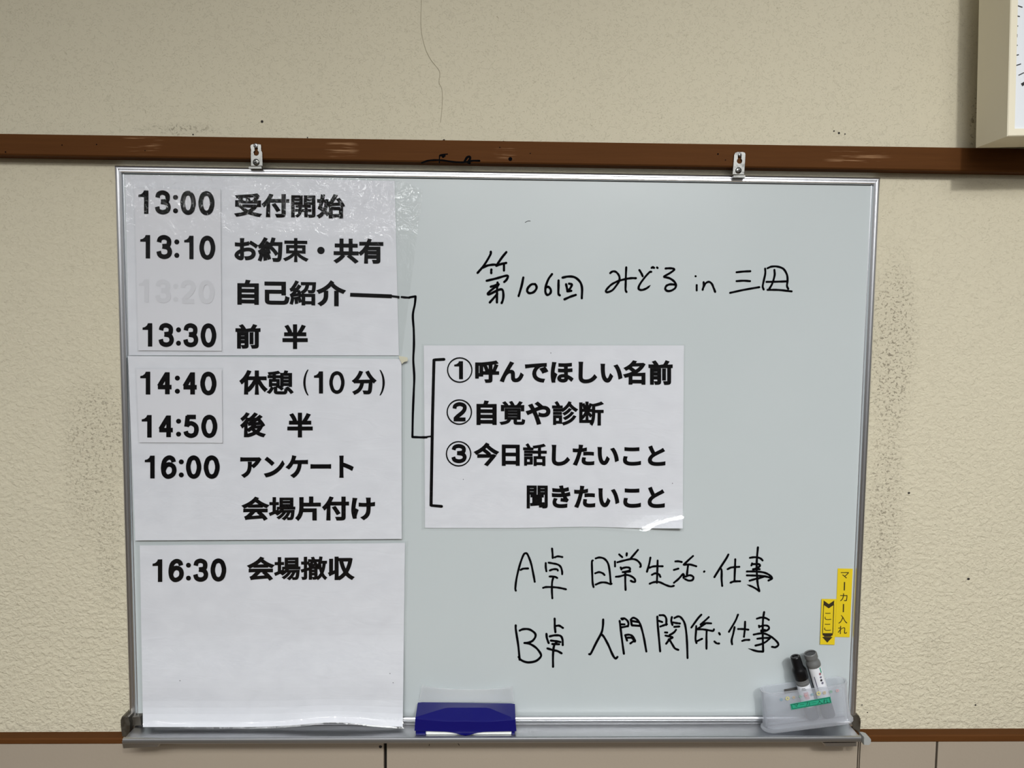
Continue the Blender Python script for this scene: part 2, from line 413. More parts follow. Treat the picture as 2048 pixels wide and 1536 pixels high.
gx = lambda px: at(px, 1512, -.019).x
edges = [(XL, gx(767.5)-1.68), (gx(767.5)-1.675, gx(767.5)-.76), (gx(767.5)-.755, gx(767.5)), (gx(773.5), gx(1714.5)), (gx(1716.5), gx(1717.8)), (gx(1720.2), gx(1870.8)), (gx(1875), gx(1875)+.76), (gx(1875)+.765, XR)]
for a, b in edges: wp.box((a, -.0195, .06), (b, -.004, zb), 0, .0008 if b-a > .01 else 0)
wp.box((XL, -.004, .06), (XR, 0.0, zb), 1); wp.box((XL, -.001, .06), (XR, .06, .72), 0)
wp.lathe(at(761, 1493, -.0192), at(761, 1493, -.0205), [(0, .0026), (.6, .0026), (1, .0015)], 14, 2)
ribbon(wp, [(859, 1488), (858, 1492)], 1.2, lambda a, b: at(a, b, -.0197), 2, smooth=False, caps=False)
ribbon(wp, [(916, 1487), (919, 1491)], 1.2, lambda a, b: at(a, b, -.0197), 2, smooth=False, caps=False)
struct(wp.build('wall_lower', [PANEL, DARK, HOLE]))
b = MB(); b.box((XL, -.024, 0), (XR, 0, .08)); struct(b.build('baseboard_back', WOOD))
FLOOR = mat('floor_vinyl', (150, 130, 104), .45)
_t = NT(FLOOR); _t.l(_t.mix(_t.noise(_t.pos(), 9, 4), lin((140, 120, 95)), lin((160, 140, 112))), _t.b.inputs['Base Color'])
b = MB(); b.box((XL, -5.0, -.05), (XR, .06, 0)); struct(b.build('floor', FLOOR))

# ---------------------------------------------------------------- whiteboard
BX0, BX1, BZ1 = -.5933, .6165, Z0+.2440
BZ0 = BZ1-.9115
YS = -.0140                                    # writing surface
wb = thing('whiteboard', (0, 0, BZ0), 'large wall-hung whiteboard with aluminium frame and black handwriting', 'whiteboard')
b = MB(); b.box((BX0+.004, YS, BZ0+.004), (BX1-.004, -.003, BZ1-.004)); b.build('board_panel', BOARD, wb)
prof = [(0, .001), (0, .0185), (.0006, .0192), (.0022, .0203), (.0040, .0206), (.0056, .0202), (.0062, .0192), (.0066, .0192), (.0072, .0200), (.0088, .0202), (.0101, .0192), (.0108, .0165), (.0110, .0139)]
cor = [lambda u: (BX0+u, BZ1-u), lambda u: (BX1-u, BZ1-u), lambda u: (BX1-u, BZ0+u), lambda u: (BX0+u, BZ0+u)]
for i in range(4):
    c0, c1 = cor[i], cor[(i+1) % 4]; f = MB()
    for k in range(len(prof)-1):
        (u, h), (u2, h2) = prof[k], prof[k+1]
        P = lambda c, uu, hh: Vector((c(uu)[0], -hh, c(uu)[1]))
        f.quad(P(c0, u, h), P(c1, u, h), P(c1, u2, h2), P(c0, u2, h2))
    f.add([Vector((c0(u)[0], -h, c0(u)[1])) for u, h in prof], [range(len(prof))]); f.add([Vector((c1(u)[0], -h, c1(u)[1])) for u, h in prof], [range(len(prof))])
    # dark joint along the inner edge
    f.quad(*[Vector((c(u)[0], YS-.0003, c(u)[1])) for c, u in ((c0, .0106), (c1, .0106), (c1, .0117), (c0, .0117))], 1 if i == 0 else 0)
    f.build('frame_bar', [ALU, DARK], wb, smooth=True, weld=True)

def plate(name, polys, y, thick, m, parent, bev=.0004):
    """Sheet-metal shape from pixel outlines (the first outside, the others holes)."""
    cu = bpy.data.curves.new('p', 'CURVE'); cu.dimensions = '2D'; cu.fill_mode = 'BOTH'; cu.extrude = thick/2-bev; cu.bevel_depth = bev; cu.bevel_resolution = 1; cu.offset = -bev
    for pl in polys:
        sp = cu.splines.new('POLY'); sp.points.add(len(pl)-1); sp.use_cyclic_u = True
        for q, p in zip(sp.points, pl): q.co = (p.x, p.z, 0, 1)
    ob = bpy.data.objects.new('p', cu); COL.objects.link(ob); bpy.context.view_layer.update()
    ev = ob.evaluated_get(bpy.context.evaluated_depsgraph_get()); me = ev.to_mesh()
    mb = MB(); mb.add([(v.co.x, y-v.co.z, v.co.y) for v in me.vertices], [tuple(p.vertices) for p in me.polygons])
    ev.to_mesh_clear(); bpy.data.objects.remove(ob); bpy.data.curves.remove(cu)
    return mb.build(name, m, parent, weld=True)
def circle(cx, cy, r, a0=0, a1=360, n=14): return [(cx+r*math.cos(math.radians(a0+(a1-a0)*k/n)), cy+r*math.sin(math.radians(a0+(a1-a0)*k/n))) for k in range(n+1)]
def screw(C, x, y, rad, depth, parent, m=STEEL, up=.0022):
    c = C(x, y); rr = rad*.0586*PX; mb = MB()
    p0 = Vector((c.x, depth, c.z)); p1 = Vector((c.x, depth-up, c.z))
    mb.lathe(p0, p1, [(0, rr), (.35, rr), (.7, rr*.85), (.92, rr*.55), (1, rr*.2)], 18)
    for a in (20, 110):
        d = Vector((math.cos(math.radians(a)), 0, math.sin(math.radians(a)))); e = Vector((-d.z, 0, d.x))
        q = Vector((c.x, depth-up*1.03, c.z)); l, t = rr*.6, rr*.11
        mb.quad(q-d*l-e*t, q+d*l-e*t, q+d*l+e*t, q-d*l+e*t, 1)
    return mb.build('screw', [m, DARK], parent, smooth=True)
yb_ = -.0275
for C, outl, hole, s1, s2, fl in (
    (crop(460, 270, .0586, yb_-.001), [(705, 335), (760, 308), (1000, 308), (1055, 325), (1062, 520), (1095, 590), (1112, 1055), (708, 1060), (705, 590), (712, 520), (690, 400)],
     circle(892, 612, 88, -60, 240)+[(838, 520), (835, 430), (945, 430), (940, 520)], (875, 362, 75), (893, 930, 108), [(640, 1085), (1075, 1075), (1085, 1150), (650, 1150)]),
    (crop(1430, 280, .0586, yb_-.001), [(655, 500), (690, 430), (760, 402), (960, 402), (1030, 430), (1048, 480), (1030, 800), (1000, 1190), (600, 1175), (625, 900)],
     circle(840, 715, 86, -60, 240)+[(788, 620), (785, 500), (905, 500), (900, 620)], (850, 500, 62), (800, 1040, 104), [(630, 1212), (1030, 1205), (1035, 1285), (640, 1285)])):
    br = plate('hanging_bracket', [[C(*p) for p in outl], [C(*p) for p in hole]], yb_, .0016, STEEL, wb)
    f = MB(); q = [C(*p) for p in fl]; f.prism([Vector((p.x, -.0292, p.z)) for p in q], [Vector((p.x, -.010, p.z)) for p in q]); f.build('bracket_foot', STEEL, br)
    screw(C, *s1, yb_-.0004, br, ALU2, .0016); screw(C, *s2, yb_-.0008, br)
    for ch in br.children: ch.matrix_parent_inverse = Matrix.Translation(-br.location) @ Matrix.Translation(-wb.location) if False else ch.matrix_parent_inverse

# tray
YLIP = -.0660
zl = at(1000, 1474.0, YLIP).z-.0033; TX0, TX1 = at(246, 1478, YLIP).x, at(1722, 1478, YLIP).x
pr = [(-.0190, zl), (-.0600, zl), (-.0615, zl+.0020), (-.0628, zl+.0032), (-.0650, zl+.0034), (-.0672, zl+.0022), (-.0682, -.0002+zl), (-.0680, zl-.0052), (-.0668, zl-.0062), (-.0600, zl-.0045), (-.0190, zl-.0030)]
t = MB(); A = [Vector((TX0, y, z)) for y, z in pr]; B = [Vector((TX1, y, z)) for y, z in pr]; t.prism(A, B)
# quarter-round strip where tray meets the board
cz = zl+.0005; q = [(-.0195, cz+.0135), (-.0225, cz+.0130), (-.0243, cz+.0112), (-.0250, cz+.0085), (-.0243, cz+.0060), (-.0228, cz+.0040), (-.0220, cz), (-.0195, cz)]
t.prism([Vector((TX0+.03, y, z)) for y, z in q], [Vector((TX1-.02, y, z)) for y, z in q])
tray = t.build('marker_tray', ALU2, wb, smooth=True)
C4 = crop(200, 1380, .11719, -.034)
def slab(name, C, pts, y0, y1, m, parent, bev=True):
    mb = MB(); P = [C(*p) for p in pts]
    c = sum(P, Vector())/len(P); s = .93
    fr = [Vector((c.x+(p.x-c.x)*s, y0, c.z+(p.z-c.z)*s)) for p in P]; md = [Vector((p.x, y0+.0015, p.z)) for p in P]; bk = [Vector((p.x, y1, p.z)) for p in P]
    n = len(P); mb.add(fr+md+bk, [tuple(range(n)), tuple(range(2*n, 3*n))]+[(i, (i+1) % n, n+(i+1) % n, n+i) for i in range(n)]+[(n+i, n+(i+1) % n, 2*n+(i+1) % n, 2*n+i) for i in range(n)])
    return mb.build(name, m, parent, smooth=True)
slab('corner_bracket', C4, [(345, 520), (362, 470), (415, 447), (490, 465), (505, 520), (520, 560), (508, 720), (490, 780), (440, 806), (375, 800), (352, 640)], -.034, -.004, GRIMY, wb)
slab('bracket_clip', crop(200, 1380, .11719, -.027), [(520, 470), (690, 460), (705, 610), (525, 625)], -.026, -.012, GRIMY, wb)
slab('tray_bracket', crop(200, 1380, .11719, -.062), [(365, 890), (1015, 880), (1022, 925), (1000, 970), (388, 1000)], -.062, -.050, ALU2, tray)
C5 = crop(1690, 1400, .0651, -.0209)
slab('corner_bracket', C5, [(215, 470), (300, 445), (375, 445), (440, 490), (485, 580), (490, 700), (466, 970), (440, 1045), (370, 965), (230, 885), (210, 700)], -.0209, -.004, GRIMY, wb)
slab('tray_bracket', crop(1500, 1260, .15625, -.062), [(935, 1445), (1372, 1440), (1372, 1490), (960, 1491)], -.062, -.050, ALU2, tray)
ec = slab('end_cap', crop(1690, 1400, .0651, -.068), [(545, 1095), (640, 1100), (735, 1130), (768, 1180), (752, 1290), (700, 1345), (545, 1340), (535, 1215)], -.0725, -.056, mat('grey_plastic', (150, 152, 150), .5), tray)

# handwriting
HAND = [
 ('title', 940, 490, .11719, 41, [
  [(355, 115), (345, 170), (240, 345), (130, 475)], [(225, 385), (300, 350), (400, 335), (440, 338)], [(620, 122), (540, 220), (455, 345)], [(450, 355), (540, 322), (618, 306)],
  [(365, 418), (362, 445), (363, 480)], [(580, 335), (580, 435)], [(285, 610), (450, 570), (600, 527), (648, 532), (625, 590), (585, 630)], [(355, 712), (420, 692), (490, 670)],
  [(470, 640), (460, 800), (460, 980)], [(480, 690), (400, 740), (310, 820), (330, 842), (470, 772), (550, 762), (570, 850), (560, 940), (540, 990)], [(465, 835), (400, 910), (338, 980)],
  [(910, 555), (880, 700), (830, 870)], [(1112, 668), (1050, 672), (990, 730), (977, 790), (1020, 822), (1090, 800), (1135, 740), (1128, 690), (1110, 668)],
  [(1400, 497), (1340, 580), (1295, 700), (1287, 800), (1320, 852), (1372, 820), (1378, 762), (1340, 715), (1300, 722)],
  [(1512, 605), (1510, 720), (1510, 830), (1532, 858)], [(1580, 557), (1680, 537), (1790, 552), (1880, 632), (1912, 740), (1908, 908)],
  [(1640, 670), (1655, 740), (1665, 782)], [(1690, 660), (1737, 672), (1722, 720), (1690, 765)], [(1662, 790), (1728, 782)], [(1612, 927), (1720, 880), (1805, 852)]]),
 ('title', 1200, 520, .078125, 56, [
  [(262, 335), (320, 294), (400, 300), (470, 370), (500, 450), (490, 540), (420, 650), (320, 770), (200, 823), (150, 800), (180, 740), (290, 630), (450, 545), (640, 490), (800, 464), (920, 465)],
  [(672, 187), (665, 350), (658, 600), (655, 760), (678, 818)], [(1008, 257), (1060, 340), (1093, 415)], [(1312, 302), (1268, 312), (1150, 440), (1020, 620), (987, 720), (1012, 758), (1090, 765), (1200, 720), (1288, 648)],
  [(1322, 200), (1350, 182), (1383, 200)], [(1460, 190), (1474, 204)],
  [(1680, 215), (1800, 211), (1885, 225), (1892, 260), (1780, 340), (1642, 420), (1680, 440), (1790, 470), (1900, 550), (1945, 640), (1920, 720), (1830, 780), (1730, 793), (1670, 740), (1700, 660), (1790, 622), (1910, 627)]]),
 ('title', 1370, 520, .11719, 36, [
  [(180, 276), (183, 278)], [(200, 427), (200, 518)], [(318, 378), (320, 430), (302, 508)], [(312, 470), (350, 400), (410, 372), (460, 410), (490, 480), (515, 543)],
  [(880, 209), (1000, 196), (1115, 191)], [(880, 360), (1000, 353), (1110, 360)], [(770, 560), (1000, 510), (1268, 463)],
  [(1368, 147), (1370, 230), (1345, 350), (1326, 450), (1343, 503)], [(1408, 140), (1480, 112), (1580, 112), (1680, 152), (1740, 250), (1750, 350), (1741, 440), (1762, 493)],
  [(1525, 168), (1530, 260), (1490, 400), (1440, 490)], [(1390, 373), (1560, 370), (1740, 364)], [(1408, 509), (1600, 511), (1820, 535)]]),
 ('first table', 1020, 1080, .08466, 50, [
  [(137, 1195), (127, 1130), (160, 880), (240, 560), (320, 350), (370, 312), (420, 350), (500, 560), (560, 850), (585, 985)], [(252, 705), (310, 677), (428, 671)],
  [(993, 202), (1005, 320), (1010, 425)], [(1057, 410), (1130, 386), (1238, 402)], [(845, 545), (845, 640), (860, 738)], [(912, 535), (1000, 550), (1130, 580), (1200, 640), (1230, 740), (1232, 806)],
  [(940, 720), (1020, 691), (1108, 691), (1130, 720)], [(937, 861), (1050, 866), (1115, 895)], [(1022, 888), (995, 1000), (990, 1200), (1000, 1375)], [(782, 1130), (860, 1111), (1050, 1116), (1200, 1136), (1322, 1164)]]),
 ('first table', 1170, 1080, .12207, 35, [
  [(127, 335), (113, 360), (118, 550), (125, 700), (140, 770)], [(175, 301), (240, 286), (320, 310), (380, 390), (405, 520), (420, 690)], [(167, 545), (230, 526), (290, 545), (320, 573)], [(175, 730), (260, 697), (340, 697), (410, 720), (435, 715)],
  [(560, 236), (610, 280)], [(685, 216), (681, 254)], [(868, 162), (810, 230), (750, 300)], [(491, 352), (492, 433)], [(530, 365), (640, 336), (760, 311), (840, 326), (900, 380), (915, 428), (903, 440)],
  [(585, 450), (597, 482)], [(600, 465), (680, 447), (735, 462), (725, 500), (640, 525)], [(617, 525), (740, 516)], [(507, 601), (570, 595), (660, 571), (740, 585), (810, 632), (820, 680), (790, 685), (750, 667)], [(660, 540), (660, 680), (665, 818)],
  [(1072, 288), (1050, 400), (1015, 520)], [(1052, 455), (1130, 431), (1273, 430)], [(1190, 337), (1185, 500), (1178, 700)], [(1097, 570), (1150, 546), (1210, 561), (1235, 603)], [(1060, 715), (1130, 690), (1220, 690), (1320, 735), (1400, 760), (1455, 750)],
  [(1482, 350), (1530, 348), (1585, 360)], [(1457, 490), (1530, 469)], [(1457, 700), (1530, 640), (1600, 562), (1615, 562)], [(1770, 262), (1700, 325), (1617, 404)], [(1622, 405), (1720, 401), (1823, 430)], [(1690, 402), (1680, 480), (1670, 570)],
  [(1620, 572), (1615, 622)], [(1642, 600), (1720, 577), (1775, 606), (1760, 654), (1700, 664), (1640, 640)], [(1950, 520), (1957, 514)]]),
 ('first table', 1410, 1080, .078125, 55, [
  [(598, 372), (540, 480), (390, 710), (240, 950)], [(390, 720), (425, 780), (425, 1000), (440, 1175)], [(580, 745), (680, 702), (878, 686)], [(775, 492), (770, 650), (760, 900), (755, 1050)], [(655, 1090), (740, 1061), (898, 1055)],
  [(1355, 187), (1335, 400), (1322, 650), (1330, 900), (1350, 1130), (1390, 1308)], [(1152, 455), (1260, 441), (1370, 451), (1440, 486), (1473, 523)], [(1205, 598), (1190, 650)], [(1200, 620), (1300, 616), (1390, 622), (1405, 660), (1340, 715), (1230, 750)], [(1230, 747), (1400, 746)],
  [(1072, 805), (1300, 805), (1500, 830), (1640, 890), (1718, 980), (1625, 1036)], [(1072, 905), (1300, 910), (1500, 925), (1640, 955), (1710, 985)], [(1142, 1040), (1280, 1000), (1420, 967), (1530, 925)], [(1390, 1308), (1310, 1250), (1200, 1190), (1085, 1145)]]),
 ('second table', 1020, 1220, .11719, 39, [
  [(98, 262), (100, 340), (140, 600), (165, 848)], [(165, 351), (230, 326), (330, 331), (420, 390), (435, 450), (390, 520), (320, 555), (247, 562)], [(247, 562), (330, 575), (440, 640), (520, 740), (522, 800), (440, 870), (310, 893), (200, 860), (147, 800)],
  [(762, 147), (765, 270), (775, 378)], [(785, 271), (840, 267), (903, 305)], [(622, 407), (630, 480), (660, 562)], [(677, 450), (770, 432), (860, 441), (895, 500), (900, 598)], [(697, 521), (780, 531), (860, 546)], [(722, 580), (838, 584)],
  [(800, 545), (755, 600), (735, 750), (735, 968)], [(640, 656), (740, 685), (810, 700), (880, 738)], [(1590, 162), (1585, 280), (1560, 390), (1470, 560), (1380, 740), (1352, 752)], [(1572, 422), (1610, 470), (1680, 600), (1750, 760), (1798, 826), (1833, 800)]]),
 ('second table', 1230, 1210, .08301, 52, [
  [(112, 382), (130, 520), (170, 850), (215, 1175)], [(152, 326), (230, 326), (300, 380), (325, 450), (310, 515)], [(150, 465), (230, 466)], [(150, 540), (310, 507)], [(165, 345), (188, 348)],
  [(377, 360), (420, 312), (480, 316), (560, 380), (620, 500), (690, 760), (755, 1118)], [(385, 372), (402, 480)], [(412, 385), (560, 412)], [(408, 490), (600, 502)], [(245, 727), (290, 858)], [(252, 722), (350, 716), (430, 760), (480, 850), (480, 880)], [(282, 788), (400, 790), (460, 850)], [(370, 925), (430, 882), (470, 868)],
  [(1020, 277), (1025, 420), (1050, 700), (1088, 1116)], [(1072, 247), (1180, 252), (1235, 330), (1235, 480)], [(1052, 381), (1138, 410)], [(1092, 518), (1170, 490), (1250, 462)], [(1370, 290), (1356, 380), (1385, 480)], [(1402, 420), (1480, 435), (1565, 445)],
  [(1432, 312), (1520, 274), (1590, 302), (1670, 420), (1710, 600), (1735, 900), (1748, 1275)], [(1428, 525), (1548, 516)], [(1470, 597), (1420, 660), (1310, 730)], [(1205, 661), (1258, 664)], [(1217, 735), (1320, 760), (1388, 785), (1290, 830)], [(1310, 830), (1232, 933)], [(1310, 830), (1370, 930), (1440, 1040), (1525, 1080)]]),
 ('second table', 1370, 1210, .09766, 43, [
  [(335, 197), (260, 280), (130, 460)], [(230, 432), (225, 550), (215, 690), (235, 778)], [(488, 247), (410, 320), (320, 400)], [(322, 405), (420, 372), (535, 376)], [(420, 377), (330, 440), (250, 490)], [(242, 500), (350, 497), (480, 516), (575, 530), (592, 497)], [(445, 512), (440, 650), (440, 895)], [(257, 735), (350, 691)],
  [(697, 572), (715, 603)], [(602, 747), (650, 785), (700, 788)], [(1085, 197), (1030, 330), (900, 548)], [(1015, 452), (990, 580), (955, 720), (965, 803)], [(1087, 491), (1200, 493), (1298, 505)], [(1230, 342), (1225, 500), (1207, 650)], [(1172, 734), (1230, 716), (1318, 713)],
  [(1620, 143), (1600, 280), (1590, 500), (1595, 750), (1600, 950)], [(1472, 280), (1560, 256), (1650, 267), (1718, 304)], [(1515, 422), (1520, 455)], [(1530, 440), (1640, 417), (1710, 440), (1715, 490), (1650, 530), (1560, 540)], [(1560, 520), (1640, 511)],
  [(1407, 605), (1540, 582), (1650, 591), (1780, 660), (1890, 760), (1910, 820), (1850, 863), (1782, 855)], [(1482, 690), (1600, 676), (1740, 672)], [(1740, 680), (1660, 750), (1560, 800), (1442, 830)], [(1600, 955), (1470, 945), (1300, 892)]]),
 ('bracket line', 690, 570, .2148, 21, [
  [(528, 112), (560, 116), (600, 118)], [(600, 115), (655, 106)], [(657, 106), (650, 180), (632, 280), (640, 420), (642, 560), (636, 700), (645, 850), (640, 1000), (632, 1200), (628, 1415)], [(628, 1415), (700, 1418), (735, 1418)]]),
]
lines = {}
for nm, ox, oy, sc, wd, strokes in HAND:
    mb = lines.setdefault(nm, MB()); C = crop(ox, oy, sc, YS-.00035)
    for s in strokes: ribbon(mb, s, wd, C, taper=(s[-1] in ((1085, 1145), (1300, 892), (1288, 648))))
ribbon(lines['title'], [(1050, 445), (1056, 442), (1061, 442)], .9, lambda a, b: at(a, b, YS-.00035), caps=False)
for nm, mb in lines.items(): mb.build('handwriting', PEN, wb)

# ---------------------------------------------------------------- laminated sheets
def sheet_grid(corners, y, nx=40, nz=28, warp=None, lift=None, dy=0.0):
    """Vertices of a sheet from its pixel corners TL TR BR BL; warp moves pixels, lift brings it off the board."""
    tl, tr, br, bl = [Vector((*c, 0)) for c in corners]; rows = []
    for j in range(nz+1):
        v = j/nz; row = []
        for i in range(nx+1):
            u = i/nx; p = (tl*(1-u)+tr*u)*(1-v)+(bl*(1-u)+br*u)*v
            if warp: q = warp(u, v); p = p+Vector((q[0], q[1], 0))
            l = lift(u, v) if lift else 0.0
            row.append(at(p.x, p.y, y-dy-l))
        rows.append(row)
    return rows
def grid_mesh(mb, rows, thick=.0003, mi=0):
    nz, nx = len(rows)-1, len(rows[0])-1; n = (nx+1)*(nz+1)
    V = [p for r in rows for p in r]; B = [p+Vector((0, thick, 0)) for p in V]
    I = lambda j, i: j*(nx+1)+i
    Fs = [(I(j, i), I(j, i+1), I(j+1, i+1), I(j+1, i)) for j in range(nz) for i in range(nx)]
    Fb = [tuple(n+k for k in f[::-1]) for f in Fs]
    ring = [I(0, i) for i in range(nx)]+[I(j, nx) for j in range(nz)]+[I(nz, nx-i) for i in range(nx)]+[I(nz-j, 0) for j in range(nz)]
    sk = [(ring[k], n+ring[k], n+ring[(k+1) % len(ring)], ring[(k+1) % len(ring)]) for k in range(len(ring))]
    mb.add(V+B, Fs+Fb+sk, mi)
def sheet(name, label, y, paper, film, writing, filmmat, strip=None, warp=None, lift=None, fwarp=None, flift=None, group=None, tape=None):
    base = (at(*paper[3], 0)+at(*paper[2], 0))/2; base.y = y
    root = thing(name, base, label, 'notice', 'laminated schedule sheets' if name == 'schedule_notice' else None)
    mb = MB(); grid_mesh(mb, sheet_grid(paper, y, warp=warp, lift=lift)); writing(mb, y-.00065)
    mb.build('paper', [PAPER, INK], root)
    mb = MB(); grid_mesh(mb, sheet_grid(film, y, 60, 40, fwarp or warp, flift or lift, .0012), .00025); mb.build('clear_film', filmmat, root, smooth=True)
    if strip:
        mb = MB(); grid_mesh(mb, sheet_grid(strip[0], y, 10, 10, dy=.0018)); strip[1](mb, y-.0021)
        so = mb.build('time_strip', [STRIP, INK, FADED], root)
        c = strip[0]; g = 3
        fc = [(c[0][0]-g, c[0][1]-g), (c[1][0]+g, c[1][1]-g), (c[2][0]+g, c[2][1]+g), (c[3][0]-g, c[3][1]+g)]
        mb = MB(); grid_mesh(mb, sheet_grid(fc, y, 30, 40, dy=.0028), .0002); f2 = mb.build('strip_film', filmmat, so, smooth=True)
        f2.matrix_parent_inverse = Matrix.Translation(-base)
    for pts in tape or []:
        mb = MB(); P = [at(*p, y-.0022) for p in pts]; mb.prism(P, [p+Vector((0, .0008, 0)) for p in P]); mb.build('tape', YTAPE, root)
    return root
s1, s2, s3, s4 = .29297, .29297, .30992, .29297
DIG = .034
def write1(mb, y):
    C = crop(230, 280, s1, y)
    put_text(mb, '受付開始', [(812, 362), (1572, 370), (1572, 540), (812, 526)], C, .042, mi=1)
    put_text(mb, 'お約束・共有', [(815, 660), (1832, 672), (1832, 848), (815, 830)], C, .042, mi=1)
    put_text(mb, '自己紹介', [(835, 950), (1578, 958), (1578, 1138), (835, 1126)], C, .042, mi=1)
    put_text(mb, '前', rect(822, 1256, 993, 1424), C, .042, mi=1); put_text(mb, '半', rect(1143, 1258, 1316, 1427), C, .042, mi=1)
    ribbon(mb, [(1605, 1056), (1890, 1067)], 25, C, 1, smooth=False, caps=False); ribbon(mb, [(1888, 1066), (1942, 1073)], 15, C, 1, smooth=False, caps=False)
def strip1(mb, y):
    C = crop(230, 280, s1, y)
    put_time(mb, '13:00', [(160, 343), (680, 352), (680, 513), (160, 504)], C, 1)
    put_time(mb, '13:10', [(172, 648), (685, 656), (685, 817), (172, 808)], C, 1)
    put_time(mb, '13:20', [(162, 950), (680, 960), (680, 1117), (162, 1108)], C, 2)
    put_time(mb, '13:30', [(188, 1250), (692, 1254), (692, 1414), (188, 1410)], C, 1)
def write2(mb, y):
    C = crop(230, 690, s2, y)
    put_time(mb, '16:00', rect(203, 755, 715, 911), C, 1)
    put_text(mb, '休憩', [(848, 170), (1220, 172), (1220, 342), (848, 338)], C, .042, mi=1)
    put_text(mb, '(', rect(1285, 168, 1322, 344), C, .004, False, 1); digit(mb, '1', 1358, 180, 1420, 331, 24, C); digit(mb, '0', 1463, 180, 1567, 332, 24, C)
    put_text(mb, '分', rect(1615, 174, 1787, 341), C, .042, mi=1); put_text(mb, ')', rect(1805, 170, 1842, 344), C, .004, False, 1)
    put_text(mb, '後', rect(853, 459, 1030, 631), C, .042, mi=1); put_text(mb, '半', rect(1176, 462, 1350, 631), C, .042, mi=1)
    put_text(mb, 'アンケート', [(855, 754), (1630, 750), (1630, 910), (855, 908)], C, .042, mi=1)
    put_text(mb, '会場片付け', [(862, 1035), (1775, 1030), (1775, 1203), (862, 1202)], C, .042, mi=1)
def strip2(mb, y):
    C = crop(230, 690, s2, y)
    put_time(mb, '14:40', [(172, 182), (693, 184), (693, 342), (172, 338)], C, 1)
    put_time(mb, '14:50', [(182, 478), (699, 478), (699, 633), (182, 632)], C, 1)
def write3(mb, y):
    C = crop(230, 1060, s3, y)
    put_time(mb, '16:30', [(242, 190), (718, 184), (718, 330), (242, 336)], C, 1)
    put_text(mb, '会場撤収', [(850, 172), (1548, 167), (1548, 325), (850, 329)], C, .042, mi=1)
    for p in ((432, 958), (1799, 971), (1778, 915)): mb.disc(C(*p)-Vector((0, lift3(.5, (p[1]-95)/1175), 0)), 3*s3*PX, 8, 1)
def write4(mb, y):
    C = crop(800, 660, s4, y)
    for (cx, cy, d, q) in ((408, 273, '1', rect(370, 213, 430, 336)), (405, 560, '2', rect(357, 494, 458, 622)), (400, 845, '3', rect(350, 780, 455, 907))):
        ribbon(mb, circle(cx, cy, 83, n=28), 9, C, 1, smooth=False, caps=False); digit(mb, d, *q[0], *q[2], 27, C)
    put_text(mb, '呼んでほしい名前', [(513, 203), (1862, 206), (1862, 376), (513, 360)], C, .042, mi=1)
    put_text(mb, '自覚や診断', [(522, 480), (1393, 486), (1393, 656), (522, 650)], C, .042, mi=1)
    put_text(mb, '今日話したいこと', [(502, 767), (1812, 778), (1812, 938), (502, 930)], C, .042, mi=1)
    put_text(mb, '聞きたいこと', [(865, 1058), (1808, 1068), (1808, 1222), (865, 1218)], C, .042, mi=1)
    ribbon(mb, [(300, 200), (240, 203)], 20, C, 1, smooth=False); ribbon(mb, [(232, 206), (222, 600), (212, 1195)], 22, C, 1, smooth=False); ribbon(mb, [(216, 1198), (284, 1204)], 20, C, 1, smooth=False)
    ribbon(mb, [(735, 1418), (760, 1418)], 21, crop(690, 570, .2148, y), 1, smooth=False); ribbon(mb, [(760, 1414), (808, 1408)], 16, crop(690, 570, .2148, y), 1, smooth=False)
    for p in ((432, 1020), (1860, 1047), (1030, 157)): mb.disc(C(*p), 3*s4*PX, 8, 1)
bend = lambda a: (lambda u, v: a*max(0, 1-v/.13)**2*(.4+.6*math.sin(u*9)**2))
sheet('schedule_notice', 'topmost laminated schedule sheet on whiteboard, listing 13:00 to 13:30, crumpled shiny top edge', YS-.0016,
      [(250, 350), (789, 362), (798, 711), (258, 711)], [(248.5, 348.5), (846, 379), (803, 713), (257, 714)], write1, FILM_TOP,
      ([(269, 377), (441, 379), (443.5, 702), (277, 701)], strip1),
      fwarp=lambda u, v: (0, -20.5*min(u, (1-u)*10)*(1-v)**8))
sheet('schedule_notice', 'middle laminated schedule sheet on whiteboard, listing 14:40 to 16:00', YS-.0052,
      [(256, 712), (803, 718), (803.5, 1078), (270.5, 1081)], [(253, 709), (810, 715), (809, 1084), (268, 1085)], write2, FILM,
      ([(272.5, 738.6), (443.5, 738.6), (445, 886), (278.5, 885)], strip2), tape=[[(797, 712), (806, 713), (815, 715), (815.5, 722), (808, 724), (804, 728), (800, 720)]])
def lift3(u, v):
    t = max(0, min(1, (v-.46)/.38)); t = t*t*(3-2*t)
    return .0098*t+.0125*max(0, (v-.84)/.16)**2
def warp3(u, v): return (0, -9.5*math.exp(-((u-.74)/.17)**2)*v**6)
sheet('schedule_notice', 'lowest laminated schedule sheet on whiteboard, listing only 16:30 above a blank area', YS-.0024,
      [(279.5, 1091), (810, 1086), (805.5, 1454.5), (286, 1454)], [(271, 1084), (816.5, 1082.5), (808.5, 1458), (283.5, 1457)], write3, FILM, warp=warp3, lift=lift3)
def flift4(u, v): return .020*max(0, (v-.86)/.14)**2*max(0, (u-.62)/.38)**1.5
def lift4(u, v): return .010*max(0, (v-.9)/.1)**2*max(0, (u-.7)/.3)**1.5
def warp4(u, v): return (0, -3.0*math.exp(-((u-.62)/.16)**2)*v**8)
sheet('topic_notice', 'laminated sheet of three numbered topics in the middle of the whiteboard', YS-.0016,
      [(847.5, 691), (1367.8, 691), (1365.4, 1057), (850, 1056)], [(843.5, 688), (1370.5, 688.5), (1367.5, 1063.5), (843, 1060)], write4, FILM, warp=warp4, lift=lift4, flift=flift4)

